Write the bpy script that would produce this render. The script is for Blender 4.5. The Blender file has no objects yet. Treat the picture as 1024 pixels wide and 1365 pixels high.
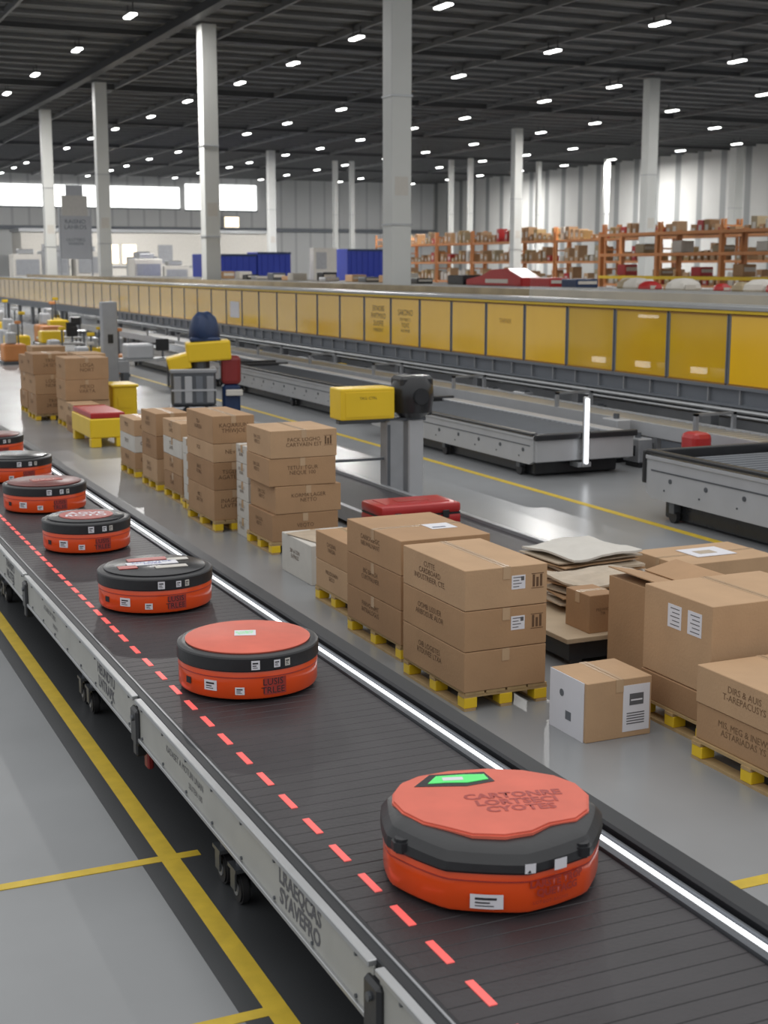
import bpy, bmesh, math, random
from mathutils import Vector, Matrix
random.seed(7)
sc=bpy.context.scene
try:
    sc.view_settings.view_transform='Standard'
except Exception: pass
PI=math.pi
# ---------------------------------------------------------------- materials
MATS={}
def mat(name,col,rough=.5,metal=0.,var=.12,scale=6.,bump=0.,bscale=40.,emit=None,es=0.,alpha=1.,stripe=None,coat=0.,trans=0.):
    if name in MATS: return MATS[name]
    m=bpy.data.materials.new(name); m.use_nodes=True
    nt=m.node_tree; n=nt.nodes; l=nt.links
    b=n['Principled BSDF']
    tc=n.new('ShaderNodeTexCoord')
    nz=n.new('ShaderNodeTexNoise'); nz.inputs['Scale'].default_value=scale; nz.inputs['Detail'].default_value=4
    l.new(tc.outputs['Object'],nz.inputs['Vector'])
    mx=n.new('ShaderNodeMix'); mx.data_type='RGBA'
    c=list(col)
    mx.inputs[6].default_value=[max(0,x*(1-var)) for x in c]+[1]
    mx.inputs[7].default_value=[min(1,x*(1+var)) for x in c]+[1]
    l.new(nz.outputs['Fac'],mx.inputs[0])
    out=mx.outputs[2]
    if stripe:
        axis,sca,c2,sharp=stripe
        wv=n.new('ShaderNodeTexWave'); wv.bands_direction=axis; wv.inputs['Scale'].default_value=sca
        wv.inputs['Distortion'].default_value=0
        l.new(tc.outputs['Object'],wv.inputs['Vector'])
        mr=n.new('ShaderNodeMapRange'); mr.inputs[1].default_value=sharp; mr.inputs[2].default_value=min(1,sharp+.1)
        l.new(wv.outputs['Fac'],mr.inputs[0])
        m2=n.new('ShaderNodeMix'); m2.data_type='RGBA'
        l.new(mr.outputs[0],m2.inputs[0]); l.new(out,m2.inputs[6]); m2.inputs[7].default_value=list(c2)+[1]
        out=m2.outputs[2]
    l.new(out,b.inputs['Base Color'])
    b.inputs['Roughness'].default_value=rough; b.inputs['Metallic'].default_value=metal
    if coat: b.inputs['Coat Weight'].default_value=coat; b.inputs['Coat Roughness'].default_value=.12
    if alpha<1: b.inputs['Alpha'].default_value=alpha
    if bump:
        nb=n.new('ShaderNodeTexNoise'); nb.inputs['Scale'].default_value=bscale
        l.new(tc.outputs['Object'],nb.inputs['Vector'])
        bp=n.new('ShaderNodeBump'); bp.inputs['Strength'].default_value=bump; bp.inputs['Distance'].default_value=.01
        l.new(nb.outputs['Fac'],bp.inputs['Height']); l.new(bp.outputs['Normal'],b.inputs['Normal'])
    if emit:
        b.inputs['Emission Color'].default_value=list(emit)+[1]; b.inputs['Emission Strength'].default_value=es
    MATS[name]=m; return m
M_floor=mat('polished_concrete',(.25,.26,.27),.27,0,.2,.7,.05,6)
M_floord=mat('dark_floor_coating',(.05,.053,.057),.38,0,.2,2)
M_yline=mat('yellow_floor_paint',(.58,.41,.035),.5,0,.25,9)
M_ceil=mat('grey_corrugated_ceiling',(.135,.138,.142),.6,0,.15,.3,stripe=('Y',.42,(.085,.088,.091),.45))
M_beam=mat('ceiling_steel',(.06,.062,.066),.5,.1,.15,2)
M_beam2=mat('ceiling_steel_light',(.16,.163,.168),.5,.1,.15,2)
M_duct=mat('dark_round_duct',(.022,.024,.027),.5,0,.15,2)
M_wall=mat('white_wall_panel',(.66,.67,.67),.6,0,.05,.4,stripe=('X',.18,(.50,.51,.52),.9))
M_wallr=mat('ribbed_wall_panel',(.54,.54,.525),.55,0,.12,.3,stripe=('Y',.10,(.24,.25,.25),.80))
M_win=mat('bright_window',(1,1,1),.4,0,0,1,emit=(1,1,.98),es=2.6)
M_col=mat('white_column_paint',(.62,.63,.61),.5,0,.05,1.5)
M_card=mat('cardboard',(.405,.245,.130),.75,0,.16,3,.2,50)
M_card2=mat('cardboard_pale',(.48,.31,.178),.75,0,.16,3,.2,50)
M_card3=mat('cardboard_dark',(.345,.20,.102),.75,0,.16,3,.2,50)
M_seam=mat('carton_seam',(.15,.08,.038),.8,0,.1,5)
M_tape=mat('packing_tape',(.50,.35,.22),.25,0,.05,5)
M_white=mat('white_paper',(.72,.72,.77),.5,0,.03,9)
M_whitebox=mat('white_carton',(.58,.555,.51),.6,0,.10,6)
M_ink=mat('brown_ink',(.12,.065,.033),.8,0,.2,20)
M_ink2=mat('faint_brown_ink',(.19,.11,.055),.8,0,.25,20)
M_blk=mat('black_ink',(.02,.02,.025),.7,0,.1,20)
M_gink=mat('grey_ink',(.11,.11,.12),.7,0,.1,20)
M_amber=mat('amber_ink',(.28,.13,.01),.5,0,.1,20)
M_wood=mat('pallet_wood',(.42,.29,.14),.8,0,.25,12)
M_yel=mat('yellow_panel',(.92,.52,.015),.14,0,.14,.9,.5,1.3,coat=1.)
M_yelt=mat('translucent_yellow_panel',(.95,.56,.03),.10,0,.14,.9,.4,1.3,coat=1.,alpha=.64)
M_yel2=mat('yellow_plastic',(.80,.54,.02),.35,0,.08,3)
M_org=mat('orange_shell',(.76,.075,.008),.28,0,.08,5,coat=.4)
M_red=mat('coral_red_lid',(.68,.14,.09),.5,0,.20,5)
M_dkred=mat('dark_red_lid',(.36,.04,.03),.4,0,.25,9)
M_dkred2=mat('blackish_red_lid',(.14,.025,.02),.35,0,.5,7)
M_rub=mat('black_rubber',(.018,.019,.022),.36,0,.3,6,.12,25)
M_blks=mat('black_shell',(.022,.023,.026),.26,0,.3,6)
M_belt=mat('belt_slat',(.035,.032,.036),.45,0,.35,3,.2,40)
M_beltd=mat('belt_gap',(.012,.011,.013),.6,0,.1,7)
M_rail=mat('black_guard_rail',(.018,.020,.024),.45,.2,.2,5)
M_alu=mat('aluminium',(.46,.47,.48),.35,.7,.1,6)
M_silver=mat('silver_grey_plate',(.46,.47,.49),.38,.25,.12,2.5)
M_side=mat('beige_grey_side_panel',(.38,.38,.355),.42,.1,.14,4,.05,14)
M_steel=mat('brushed_steel',(.36,.37,.39),.35,.5,.15,5)
M_steeld=mat('dark_steel',(.12,.13,.145),.4,.5,.15,5)
M_gird=mat('grey_girder',(.16,.175,.20),.45,.2,.1,2)
M_deck=mat('deck_grating',(.36,.29,.18),.5,.1,.4,1.5)
M_ledglare=mat('white_led_and_glare',(1,1,1),.4,0,0,1,emit=(.93,.96,1),es=1.7)  # LED strip and tube, also the added glare bars inside the sorter
M_dash=mat('red_light_dash',(.75,.10,.09),.4,0,0,1,emit=(1,.18,.17),es=.42)
M_lamp=mat('ceiling_lamp_lens',(1,1,1),.4,0,0,1,emit=(1,1,.98),es=7.)
M_green=mat('green_indicator',(.06,.5,.12),.3,0,.0,1,emit=(.10,.65,.16),es=.6)
M_blue=mat('blue_container',(.012,.035,.33),.45,0,.1,1)
M_blue2=mat('dark_blue_plastic',(.012,.032,.095),.45,0,.25,5)
M_rorg=mat('orange_rack_steel',(.62,.25,.085),.5,.0,.15,2)
M_redp=mat('red_plastic',(.42,.025,.025),.32,0,.15,5)
M_redd=mat('dark_red_plastic',(.22,.02,.02),.4,0,.15,5)
M_glass=mat('smoked_polycarbonate',(.20,.22,.24),.15,0,.1,3,alpha=.7)
M_clear=mat('clear_guard',(.6,.62,.6),.1,0,.05,3,alpha=.22)
M_warm=mat('warm_window',(1,.8,.5),.4,0,0,1,emit=(1,.83,.6),es=2.0)
M_ply=mat('plywood',(.44,.34,.23),.6,0,.12,7)
M_wheel=mat('caster_rubber',(.02,.02,.022),.5,0,.2,9)
M_greyb=mat('grey_banner',(.46,.47,.49),.6,0,.08,1)
M_plas=mat('pale_brown_sheet',(.45,.37,.28),.5,0,.25,9,.3,18)

# ---------------------------------------------------------------- builders
def link(o):
    sc.collection.objects.link(o); return o
class B:
    def __init__(s):
        s.bm=bmesh.new(); s.m=[]; s.ly=s.bm.faces.layers.int.new('done')
    def _t(s,m):
        if m not in s.m: s.m.append(m)
        i=s.m.index(m); L=s.ly
        for f in s.bm.faces:
            if f[L]==0: f.material_index=i; f[L]=1
    def box(s,x0,x1,y0,y1,z0,z1,m,bev=0,rot=None,seg=1):
        r=bmesh.ops.create_cube(s.bm,size=1)
        vs=r['verts']
        M=Matrix.Translation(((x0+x1)/2,(y0+y1)/2,(z0+z1)/2))
        if rot is not None: M=M@rot
        M=M@Matrix.Diagonal((x1-x0,y1-y0,z1-z0,1))
        bmesh.ops.transform(s.bm,matrix=M,verts=vs)
        if bev:
            es=list({e for v in vs for e in v.link_edges})
            bmesh.ops.bevel(s.bm,geom=es,offset=bev,segments=seg,affect='EDGES',profile=.5)
        s._t(m); return s
    def cyl(s,c,r,h,m,axis='Z',seg=20,r2=None,bev=0):
        q=bmesh.ops.create_cone(s.bm,cap_ends=True,segments=seg,radius1=r,radius2=r if r2 is None else r2,depth=h)
        R=Matrix.Identity(4)
        if axis=='X': R=Matrix.Rotation(PI/2,4,'Y')
        if axis=='Y': R=Matrix.Rotation(PI/2,4,'X')
        bmesh.ops.transform(s.bm,matrix=Matrix.Translation(c)@R,verts=q['verts'])
        if bev:
            es=[e for e in {e for v in q['verts'] for e in v.link_edges} if len(e.link_faces)==2 and e.calc_face_angle(0)>1]
            bmesh.ops.bevel(s.bm,geom=es,offset=bev,segments=2,affect='EDGES')
        s._t(m); return s
    def lathe(s,prof,m,seg=48,c=(0,0,0),fn=None):
        rings=[]
        for (r,z) in prof:
            if r<1e-6: rings.append([s.bm.verts.new((c[0],c[1],c[2]+z))])
            else:
                ring=[]
                for i in range(seg):
                    a=2*PI*i/seg; rr,zz=(r,z) if fn is None else fn(r,z,a)
                    ring.append(s.bm.verts.new((c[0]+rr*math.cos(a),c[1]+rr*math.sin(a),c[2]+zz)))
                rings.append(ring)
        for a,b in zip(rings[:-1],rings[1:]):
            for i in range(seg):
                j=(i+1)%seg
                if len(a)==1 and len(b)==1: continue
                if len(a)==1: s.bm.faces.new((a[0],b[j],b[i]))
                elif len(b)==1: s.bm.faces.new((a[i],a[j],b[0]))
                else: s.bm.faces.new((a[i],a[j],b[j],b[i]))
        s._t(m); return s
    def prism(s,pts,lo,hi,m,axis='Z',bev=0):
        def P(a,b,c):
            return {'Z':(a,b,c),'X':(c,a,b),'Y':(a,c,b)}[axis]
        v0=[s.bm.verts.new(P(a,b,lo)) for a,b in pts]; v1=[s.bm.verts.new(P(a,b,hi)) for a,b in pts]
        fs=[s.bm.faces.new(v0),s.bm.faces.new(v1)]
        n=len(pts)
        for i in range(n):
            j=(i+1)%n; fs.append(s.bm.faces.new((v0[i],v0[j],v1[j],v1[i])))
        bmesh.ops.recalc_face_normals(s.bm,faces=fs)
        if bev:
            bmesh.ops.bevel(s.bm,geom=list(fs[1].edges)+list(fs[0].edges),offset=bev,segments=2,affect='EDGES')
        s._t(m); return s
    def obj(s,name,loc=(0,0,0),parent=None,rot=(0,0,0),smooth=False):
        me=bpy.data.meshes.new(name); 
        bmesh.ops.recalc_face_normals(s.bm,faces=s.bm.faces[:])
        s.bm.faces.layers.int.remove(s.ly)
        s.bm.to_mesh(me); s.bm.free()
        for m in s.m: me.materials.append(m)
        if smooth:
            for p in me.polygons: p.use_smooth=True
            try: me.set_sharp_from_angle(angle=math.radians(35 if smooth is True else smooth))
            except Exception: pass
        o=bpy.data.objects.new(name,me); link(o)
        o.location=loc; o.rotation_euler=rot
        if parent: o.parent=parent
        return o
def tag(o,label=None,cat=None,group=None,kind=None):
    if label: o['label']=label
    if cat: o['category']=cat
    if group: o['group']=group
    if kind: o['kind']=kind
    return o
def empty(name,loc,rot=0):
    o=bpy.data.objects.new(name,None); link(o); o.location=loc; o.rotation_euler=(0,0,rot); o.empty_display_size=.2
    return o
def struct(o): o['kind']='structure'; return o
TC={}
def tmesh(s,size,m,align='CENTER',bold=.0):
    k=(s,size,m.name,align,bold)
    if k in TC: return TC[k]
    cu=bpy.data.curves.new('lettering','FONT'); cu.body=s; cu.size=size; cu.align_x=align; cu.align_y='CENTER'; cu.offset=bold; cu.space_line=.9
    cu.resolution_u=2
    o=bpy.data.objects.new('t',cu); link(o)
    dg=bpy.context.evaluated_depsgraph_get(); dg.update()
    me=bpy.data.meshes.new_from_object(o.evaluated_get(dg))
    bpy.data.objects.remove(o); me.materials.clear(); me.materials.append(m); me.name='lettering'
    TC[k]=me; return me
def text(parent,s,loc,face,size,m,name='printed_lettering',bold=.0,rz=0):
    me=tmesh(s,size,m,bold=bold); o=bpy.data.objects.new(name,me); link(o)
    o.location=loc
    o.rotation_euler={'-Y':(PI/2,0,0),'-X':(PI/2,0,-PI/2),'Z':(0,0,rz)}[face]
    if parent: o.parent=parent
    return o
def wraptext(parent,s,size,ang,z,R,m,name='printed_lettering',bold=0.):
    me=tmesh(s,size,m,bold=bold).copy()
    for v in me.vertices:
        a=ang+v.co.x/R-PI/2; y=v.co.y
        v.co=((R)*math.cos(a),(R)*math.sin(a),z+y)
    o=bpy.data.objects.new(name,me); link(o); o.parent=parent; return o
def wraplabel(parent,w,h,ang,z,R,m,name='sticker',marks=True):
    bm=bmesh.new(); n=6; m2=M_blk
    def strip(a0,a1,z0,z1,RR,mi):
        pr=None
        for i in range(n+1):
            a=a0+(a1-a0)*i/n-PI/2
            p=(bm.verts.new((RR*math.cos(a),RR*math.sin(a),z0)),bm.verts.new((RR*math.cos(a),RR*math.sin(a),z1)))
            if pr:
                f=bm.faces.new((pr[0],p[0],p[1],pr[1])); f.material_index=mi
            pr=p
    strip(ang-w/2/R,ang+w/2/R,z-h/2,z+h/2,R,0)
    if marks:
        strip(ang-w*.35/R,ang+w*.3/R,z+h*.12,z+h*.28,R+.0012,1)
        strip(ang-w*.35/R,ang+w*.1/R,z-h*.12,z-h*.02,R+.0012,1)
        strip(ang-w*.35/R,ang+w*.22/R,z-h*.32,z-h*.25,R+.0012,1)
    me=bpy.data.meshes.new(name); bm.to_mesh(me); bm.free(); me.materials.append(m); me.materials.append(m2)
    o=bpy.data.objects.new(name,me); link(o); o.parent=parent; return o

# ---------------------------------------------------------------- camera
cam=bpy.data.cameras.new('camera'); co=bpy.data.objects.new('camera',cam); link(co)
co.location=(0,0,3.1); co.rotation_euler=(PI/2-math.atan(327.5/1850),0,-math.radians(24.27))
cam.sensor_fit='VERTICAL'; cam.sensor_height=24; cam.sensor_width=18; cam.lens=1850/1365*24
cam.clip_end=400
cam.dof.use_dof=True; cam.dof.focus_distance=8.5; cam.dof.aperture_fstop=2.2
sc.camera=co

# ---------------------------------------------------------------- room
struct(B().box(-6,76,-2,151,-.2,0,M_floor).obj('floor'))
struct(B().box(5,76,30,151,12.7,12.9,M_ceil).obj('ceiling'))
struct(B().box(5,76,150,150.3,0,12.7,M_wall).obj('wall_back'))
struct(B().box(74,74.3,20,150,0,12.7,M_wallr).obj('wall_right'))
struct(B().box(5,74,149.6,149.98,6.9,7.3,M_gird).obj('trim_1'))
k=1
for (xa,xb,za,zb) in [(20,28.6,9.3,11.5),(29.2,43.2,9.3,11.5),(43.9,52,9.2,11.9)]:
    struct(B().box(xa,xb,149.9,149.99,za,zb,M_win).box(xa-.1,xb+.1,149.85,149.98,za-.15,za,M_gird).obj('window_%d'%k)); k+=1
t=2
for x in [9.5,18.5,23,27.5,32,36.5,41,45.5,54.5,63.5]:
    struct(B().box(x-.06,x+.06,31,150,12.4,12.66,M_beam2).obj('trim_%d'%t)); t+=1
y=33.
while y<149:
    struct(B().box(5,74,y-.05,y+.05,12.54,12.69,M_beam2).obj('trim_%d'%t)); t+=1; y+=1.9
for yy in (40,58,76,94,112,130):
    struct(B().box(5,74,yy-.12,yy+.12,12.35,12.69,M_beam).obj('trim_%d'%t)); t+=1
b=B()
pts=[]
for i in range(40):
    yy=31+3.05*i; xx=15.75-.0004*(yy-70)**2*(1 if yy>70 else .4); pts.append((xx,yy))
for (p,q) in zip(pts[:-1],pts[1:]):
    b.prism([(p[0]-.2,p[1]),(p[0]+.2,p[1]),(q[0]+.2,q[1]),(q[0]-.2,q[1])],12.1,12.42,M_duct)
    b.prism([(p[0]+.2,p[1]),(p[0]+.25,p[1]),(q[0]+.25,q[1]),(q[0]+.2,q[1])],12.12,12.2,M_beam2)
struct(b.obj('trim_%d'%t)); t+=1
def line(x0,x1,y0,y1,z=.003,m=M_yline):
    global t
    struct(B().box(x0,x1,y0,y1,0.0005,z,m).obj('trim_%d'%t)); t+=1
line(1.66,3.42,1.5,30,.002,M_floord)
line(1.765,1.865,2.0,28,.004)
line(9.8,9.92,9,60)
line(-.9,1.98,6.77,6.84,.0045)
line(-.6,1.765,5.09,5.16,.004)
line(4.25,7.5,5.25,5.34)
line(5.6,6.2,40,60)

# ---------------------------------------------------------------- columns
def column(x,y,label,w=.3,zt=12.3):
    b=B(); b.box(-w,w,-w,w,0,zt,M_col,.02)
    b2=b.obj('column',(x,y,0)); 
    for z in (4.2,7.6):
        B().box(-w-.02,w+.02,-w-.02,w+.02,z,z+.05,M_alu).obj('band',parent=b2)
    if w>.25:
        B().box(-w-.2,w+.2,-w-.2,w+.2,0,.25,M_yel2,.02).obj('base_guard',parent=b2)
        B().box(-.2,.2,-w-.005,-w-.001,5.0,5.5,M_whitebox).obj('notice',parent=b2)
    tag(b2,label,'column',group='white building columns'); return b2
LC='tall square white painted steel building column'
for (x,y) in ((16.35,35.4),(16.4,52.7),(16.5,71),(16.4,84.5),(39.1,109),(41.7,60.0),(48.2,84.9)): column(x,y,LC,zt=12.08 if x<20 else 12.3)
for (x,y) in ((48,117),(49.6,117),(57,112),(57.6,109.5),(68.6,105),(65,110.5),(71.5,91)): column(x,y,'slim white steel column close to ribbed wall',w=.2 if x<70 else .4)

# ---------------------------------------------------------------- ceiling lamps
lampb=B().box(-.16,.16,-.55,.55,.03,.1,M_beam2,.02).box(-.14,.14,-.52,.52,-.04,.04,M_lamp,.035,seg=3)
lampb.box(-.02,.02,-.4,-.36,.08,.42,M_beam).box(-.02,.02,.36,.4,.08,.42,M_beam)
lamp0=lampb.obj('ceiling_lamp')
first=True
for i in range(7):
    x=14+9*i
    for j in range(13):
        y=45+8.2*j
        o=lamp0 if first else lamp0.copy()
        if not first: link(o)
        first=False
        o.location=(x+random.uniform(-.2,.2)-(0.7 if i==0 else 0),y+random.uniform(-1.2,1.2),12.1)
        tag(o,'long white glowing ceiling lamp hung under dark roof','ceiling lamp','warehouse ceiling lamps')
        if i%2==0 and j%3==1:
            L=bpy.data.lights.new('ceiling_light','AREA'); L.shape='RECTANGLE'; L.size=.26; L.size_y=1.0; L.energy=1500 if j<6 else 2300; L.color=(1,.98,.95)
            lo=bpy.data.objects.new('ceiling_light',L); link(lo); lo.location=(o.location.x,o.location.y,12.05)

# ---------------------------------------------------------------- main belt conveyor
cv=empty('belt_conveyor',(2.66,3,0)); tag(cv,'long black slatted belt conveyor with beige side panels','conveyor')
O=Vector((2.66,3,0))
def rel(b,name,parent=cv,org=O,**k):
    bmesh.ops.translate(b.bm,verts=b.bm.verts[:],vec=-org) 
    return b.obj(name,parent=parent,**k)
YA,YB=1.6,29.
b=B(); b.box(1.98,3.20,YA,YB,.52,.585,M_beltd)
y=YA
while y<YB:
    b.box(1.985,3.195,y,y+.0965,.58,.6,M_belt,.002); y+=.1
rel(b,'belt')
y=YA; d0=None
while y<22:
    if d0 is None:
        d0=B().box(-.016,.016,0,.18,0,.004,M_dash).obj('light_dash',parent=cv); d=d0
    else:
        d=d0.copy(); link(d); d.parent=cv
    d.location=(2.15-O.x,y-O.y,.6); y+=.322 if y<9 else .26
rel(B().box(2.138,2.162,22.1,YB,.6,.603,M_dash),'light_line')
rel(B().box(3.2,3.225,YA,YB,.45,.615,M_steeld).box(3.225,3.32,YA,YB,.40,.602,M_rail).box(3.32,3.45,YA,YB,.30,.65,M_rail,.012).box(3.287,3.30,YA,YB,.6,.622,M_steeld),'guard_rail')
rel(B().box(3.257,3.275,YA,YB,.602,.613,M_ledglare),'light_strip')
rel(B().box(1.90,1.98,YA,YB,.575,.625,M_rail,.006).box(1.945,1.955,YA,YB,.625,.63,M_steel),'edge_rail')
rel(B().box(2.05,3.15,YA,YB,.30,.50,M_steeld),'under_frame')
rel(B().box(3.33,3.42,YA,YB,.12,.30,M_steeld),'lower_skirt')
ys=[YA,4.25,7.7,11.3,14.9,18.5,22.1,25.7]
for i in range(len(ys)-1):
    a,c=ys[i]+.03,ys[i+1]-.03
    b=B().box(1.885,1.90,a,c,.385,.60,M_side,.004).box(1.865,1.905,a,c,.595,.622,M_alu,.004).box(1.87,1.90,a,c,.37,.392,M_alu,.003)
    yy=a+.15
    while yy<c:
        b.cyl((1.882,yy,.575),.009,.01,M_steeld,'X',8).cyl((1.882,yy,.405),.009,.01,M_steeld,'X',8); yy+=.45
    p=rel(b,'side_panel')
    if i<4:
        text(p,["CR SRUTS\nKAUACTIK","LRAEQCAS\nSYAVEFRO","HEUNDTU\nLNTRAPK","TRANSFO\nNLOTER"][i],(1.8835-O.x,(a+.75)-O.y,.492),'-X',.10,M_gink,bold=.003)
        text(p,["NEW LOGE AUSTRRA","KADASET A MOTUN UNAN","ATUNEFOM TIRSO","CURVEQ"][i],(1.8835-O.x,(c-.95)-O.y,.52),'-X',.055,M_gink)
        text(p,["STIVN","SSUTEN 100","WIRAVO","NESO"][i],(1.8835-O.x,(c-1.15)-O.y,.455),'-X',.045,M_gink)
for k,yy in enumerate(ys[1:]):
    rel(B().box(1.86,1.91,yy-.07,yy+.07,.34,.56,M_rub,.015).box(1.865,1.93,yy-.04,yy+.04,.27,.36,M_rub,.01).cyl((1.858,yy,.5),.018,.02,M_steeld,'X',12),'hinge_bracket')
    if k<2: rel(B().box(1.93,1.97,yy-.04,yy+.04,.18,.30,M_redd,.01),'red_latch')
def caster(x,y,parent,org,r=.08):
    b=B().box(x-.05,x+.05,y-.06,y+.06,r*2+.02,r*2+.04,M_steeld).box(x-.045,x-.037,y-.035,y+.035,r,r*2+.03,M_steeld).box(x+.037,x+.045,y-.035,y+.035,r,r*2+.03,M_steeld).cyl((x,y,(r*2+.3)/2+.02),.025,.3-r*2,M_steeld)
    c=rel(b,'caster',parent,org)
    b=B().cyl((x,y,r),r,.05,M_wheel,'X',20,bev=.01).cyl((x,y,r),r*.45,.06,M_steel,'X',14)
    rel(b,'wheel',c,org,smooth=True)
for yy in (3.3,6.15,6.4,9.4,9.65,13,13.25,16.6,20):
    caster(2.0,yy,cv,O)
for yy in (4.6,8,11.6,15,18.6,22,25):
    rel(B().box(3.22,3.29,yy-.04,yy+.04,0,.32,M_steeld).box(3.18,3.33,yy-.08,yy+.08,0,.015,M_steeld),'leg')

# ---------------------------------------------------------------- robots
def robot(x,y,R,style,label):
    phi=-math.atan2(x,y)
    r=empty('delivery_robot',(x,y,.6),phi); tag(r,label,'robot','round sorting robots on the belt')
    B().lathe([(0,.0),(R*.8,.0),(R*.88,.015),(R*.88,.04)],M_rub,48).obj('drive_base',parent=r,smooth=True)
    for sx in(-1,1):
        B().cyl((sx*R*.82,.0,.03),.03,.04,M_wheel,'X',14).obj('wheel',parent=r)
    N=72
    def facet(rr,zz,a):
        if style!=1: return rr,zz
        w=2*PI/9; aa=(a+.55)%w-w/2
        k=(math.cos(w/2)/math.cos(aa)); k=1+(k-1)*.55
        return rr*k*1.015,zz
    B().lathe([(0,.015),(R-.03,.015),(R-.008,.024),(R,.04),(R,.183),(R-.006,.195),(R-.03,.198),(0,.198)],M_org,N,fn=facet).obj('lower_shell',parent=r,smooth=True)
    B().lathe([(R+.0005,.150),(R+.0035,.151),(R+.0035,.155),(R+.0005,.156)],M_dkred,N,fn=facet).obj('seam_line',parent=r,smooth=True)
    if style==1:
        def fn(rr,zz,a):
            if rr>R*.7:
                w=2*PI/9; aa=(a+.55)%w-w/2
                k=(math.cos(w/2)/math.cos(aa)); k=1+(k-1)*.7
                dz=.006*math.sin(2*a+1.2)
                return rr*k*1.015, zz+(dz if zz>.2 else 0)
            return rr,zz
        B().lathe([(0,.183),(R-.02,.183),(R+.010,.186),(R+.016,.196),(R+.012,.232),(R-.016,.266),(R-.045,.280),(R-.12,.286),(0,.286)],M_rub,117,fn=fn).obj('upper_shell',parent=r,smooth=22)
        pts=[(-.415,.07),(-.39,.19),(-.32,.28),(-.19,.355),(-.02,.40),(.14,.395),(.28,.34),(.37,.25),(.415,.13),(.405,-.04),(.35,-.14),(.24,-.20),(.17,-.285),(.06,-.335),(-.07,-.335),(-.17,-.28),(-.27,-.23),(-.36,-.13),(-.41,-.02)]
        lid=B().prism(pts,.266,.300,M_red,bev=.008).obj('lid',parent=r)
        text(lid,"CARTONRE\nLORTSECI\nCYOTES",(.11,.02,.3012),'Z',.08,M_dkred,rz=.25,bold=.003)
        B().prism([(-.33,.14),(-.27,.29),(-.03,.35),(.02,.24),(-.10,.17)],.290,.3018,M_blks,bev=.002).obj('indicator_recess',parent=r)
        g=B().prism([(-.27,.18),(-.24,.27),(-.13,.30),(-.03,.315),(-.01,.26),(-.10,.21),(-.19,.20)],.3018,.3045,M_green,bev=.001).obj('indicator_light',parent=r)
        B().box(-.21,-.12,.225,.26,.3046,.306,M_white,rot=Matrix.Rotation(.2,4,'Z')).obj('reflector',parent=g)
        wraplabel(r,.13,.06,-.02,.075,R+.004,M_white)
        wraptext(r,"LARSTE TROP\nQUETACG",.042,.62,.122,R+.012,M_dkred,bold=.002)
        wraptext(r,"LOT EOT. BAGNO",.02,.55,.065,R+.012,M_dkred)
        wraplabel(r,.045,.04,.34,.213,R+.020,M_white,marks=False)
        wraplabel(r,.06,.045,.62,.213,R+.022,M_white,marks=False,name='side_lamp')
        for sa in(-.9,.95):
            B().cyl((R*math.sin(sa)*.98,-R*math.cos(sa)*.98,.222),.045,.06,M_rub,'Z',8,bev=.012).obj('sensor_pod',parent=r)
    else:
        B().lathe([(0,.188),(R-.02,.188),(R+.006,.189),(R+.009,.194),(R+.009,.266),(R+.004,.275),(R-.010,.281),(R-.03,.283),(0,.283)],M_rub,N).obj('bumper_ring',parent=r,smooth=28)
        tm={2:M_red,3:M_blks,4:M_blks,5:M_dkred2,6:M_blks,7:M_dkred2}[style]
        lid=B().lathe([(0,.28),(R-.046,.28),(R-.042,.291),(R-.05,.296),(0,.299)],tm,N).obj('lid',parent=r,smooth=True)
        if style==2:
            B().box(-.08,.05,-.02,.10,.299,.3025,M_white,.001).obj('sticker',parent=lid)
            text(lid,"ROBO\nSORT",(-.015,.04,.3032),'Z',.04,M_green,rz=.2)
        if style==3:
            for (xx,yy,ww,hh,m_) in [(-.06,.17,.30,.10,M_dkred),(-.02,.03,.38,.12,M_white),(.12,-.10,.24,.08,M_whitebox),(.17,.16,.16,.08,M_whitebox),(-.2,-.1,.14,.1,M_dkred)]:
                B().box(xx-ww/2,xx+ww/2,yy-hh/2,yy+hh/2,.298,.304,m_,.001,rot=Matrix.Rotation(.2,4,'Z')).obj('sticker',parent=lid)
            text(lid,"REN AUTOE\nMVRE",(-.02,.03,.3052),'Z',.055,M_blue,rz=.2)
        if style==4:
            B().lathe([(0,.303),(R*.62,.303),(R*.62,.297)],M_dkred,32).obj('badge',parent=lid)
            text(lid,"AGVE\nROTO",(0,0,.3045),'Z',.13,M_white,bold=.004)
        if style==5:
            B().box(-.14,.18,-.05,.10,.298,.303,M_dkred,.001,rot=Matrix.Rotation(.3,4,'Z')).obj('sticker',parent=lid)
            text(lid,"OVAL",(0,.02,.304),'Z',.1,M_whitebox)
        wraplabel(r,.05,.055,.10,.230,R+.012,M_white); wraplabel(r,.04,.045,.40,.230,R+.012,M_white)
        wraplabel(r,.035,.045,.56,.230,R+.012,M_whitebox)
        wraplabel(r,.085,.062,-.55,.10,R+.003,M_white); wraplabel(r,.055,.045,-.12,.075,R+.003,M_white)
        wraptext(r,"LUSIS\nTRLEE",.055,.35,.095,R+.003,M_blk)
        wraplabel(r,.14,.10,.38,.095,R+.0022,M_dkred,marks=False,name='decal')
        wraplabel(r,.05,.04,-.98,.10,R+.003,M_blk,marks=False)
    return r
robot(2.66,4.82,.455,1,'round orange robot with black moulded cap, red lid and green light')
robot(2.60,7.78,.42,2,'round orange robot with black ring and coral red lid')
robot(2.62,10.0,.42,3,'round orange robot with black lid covered in stickers')
robot(2.61,12.32,.385,4,'round orange robot with black lid and round red badge')
robot(2.66,14.55,.42,5,'round orange robot with blackish red lid and black ring')
robot(2.73,16.75,.42,6,'round orange robot with plain black lid')
robot(2.80,19.0,.41,7,'round orange robot with dark red lid far along the belt')

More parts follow.
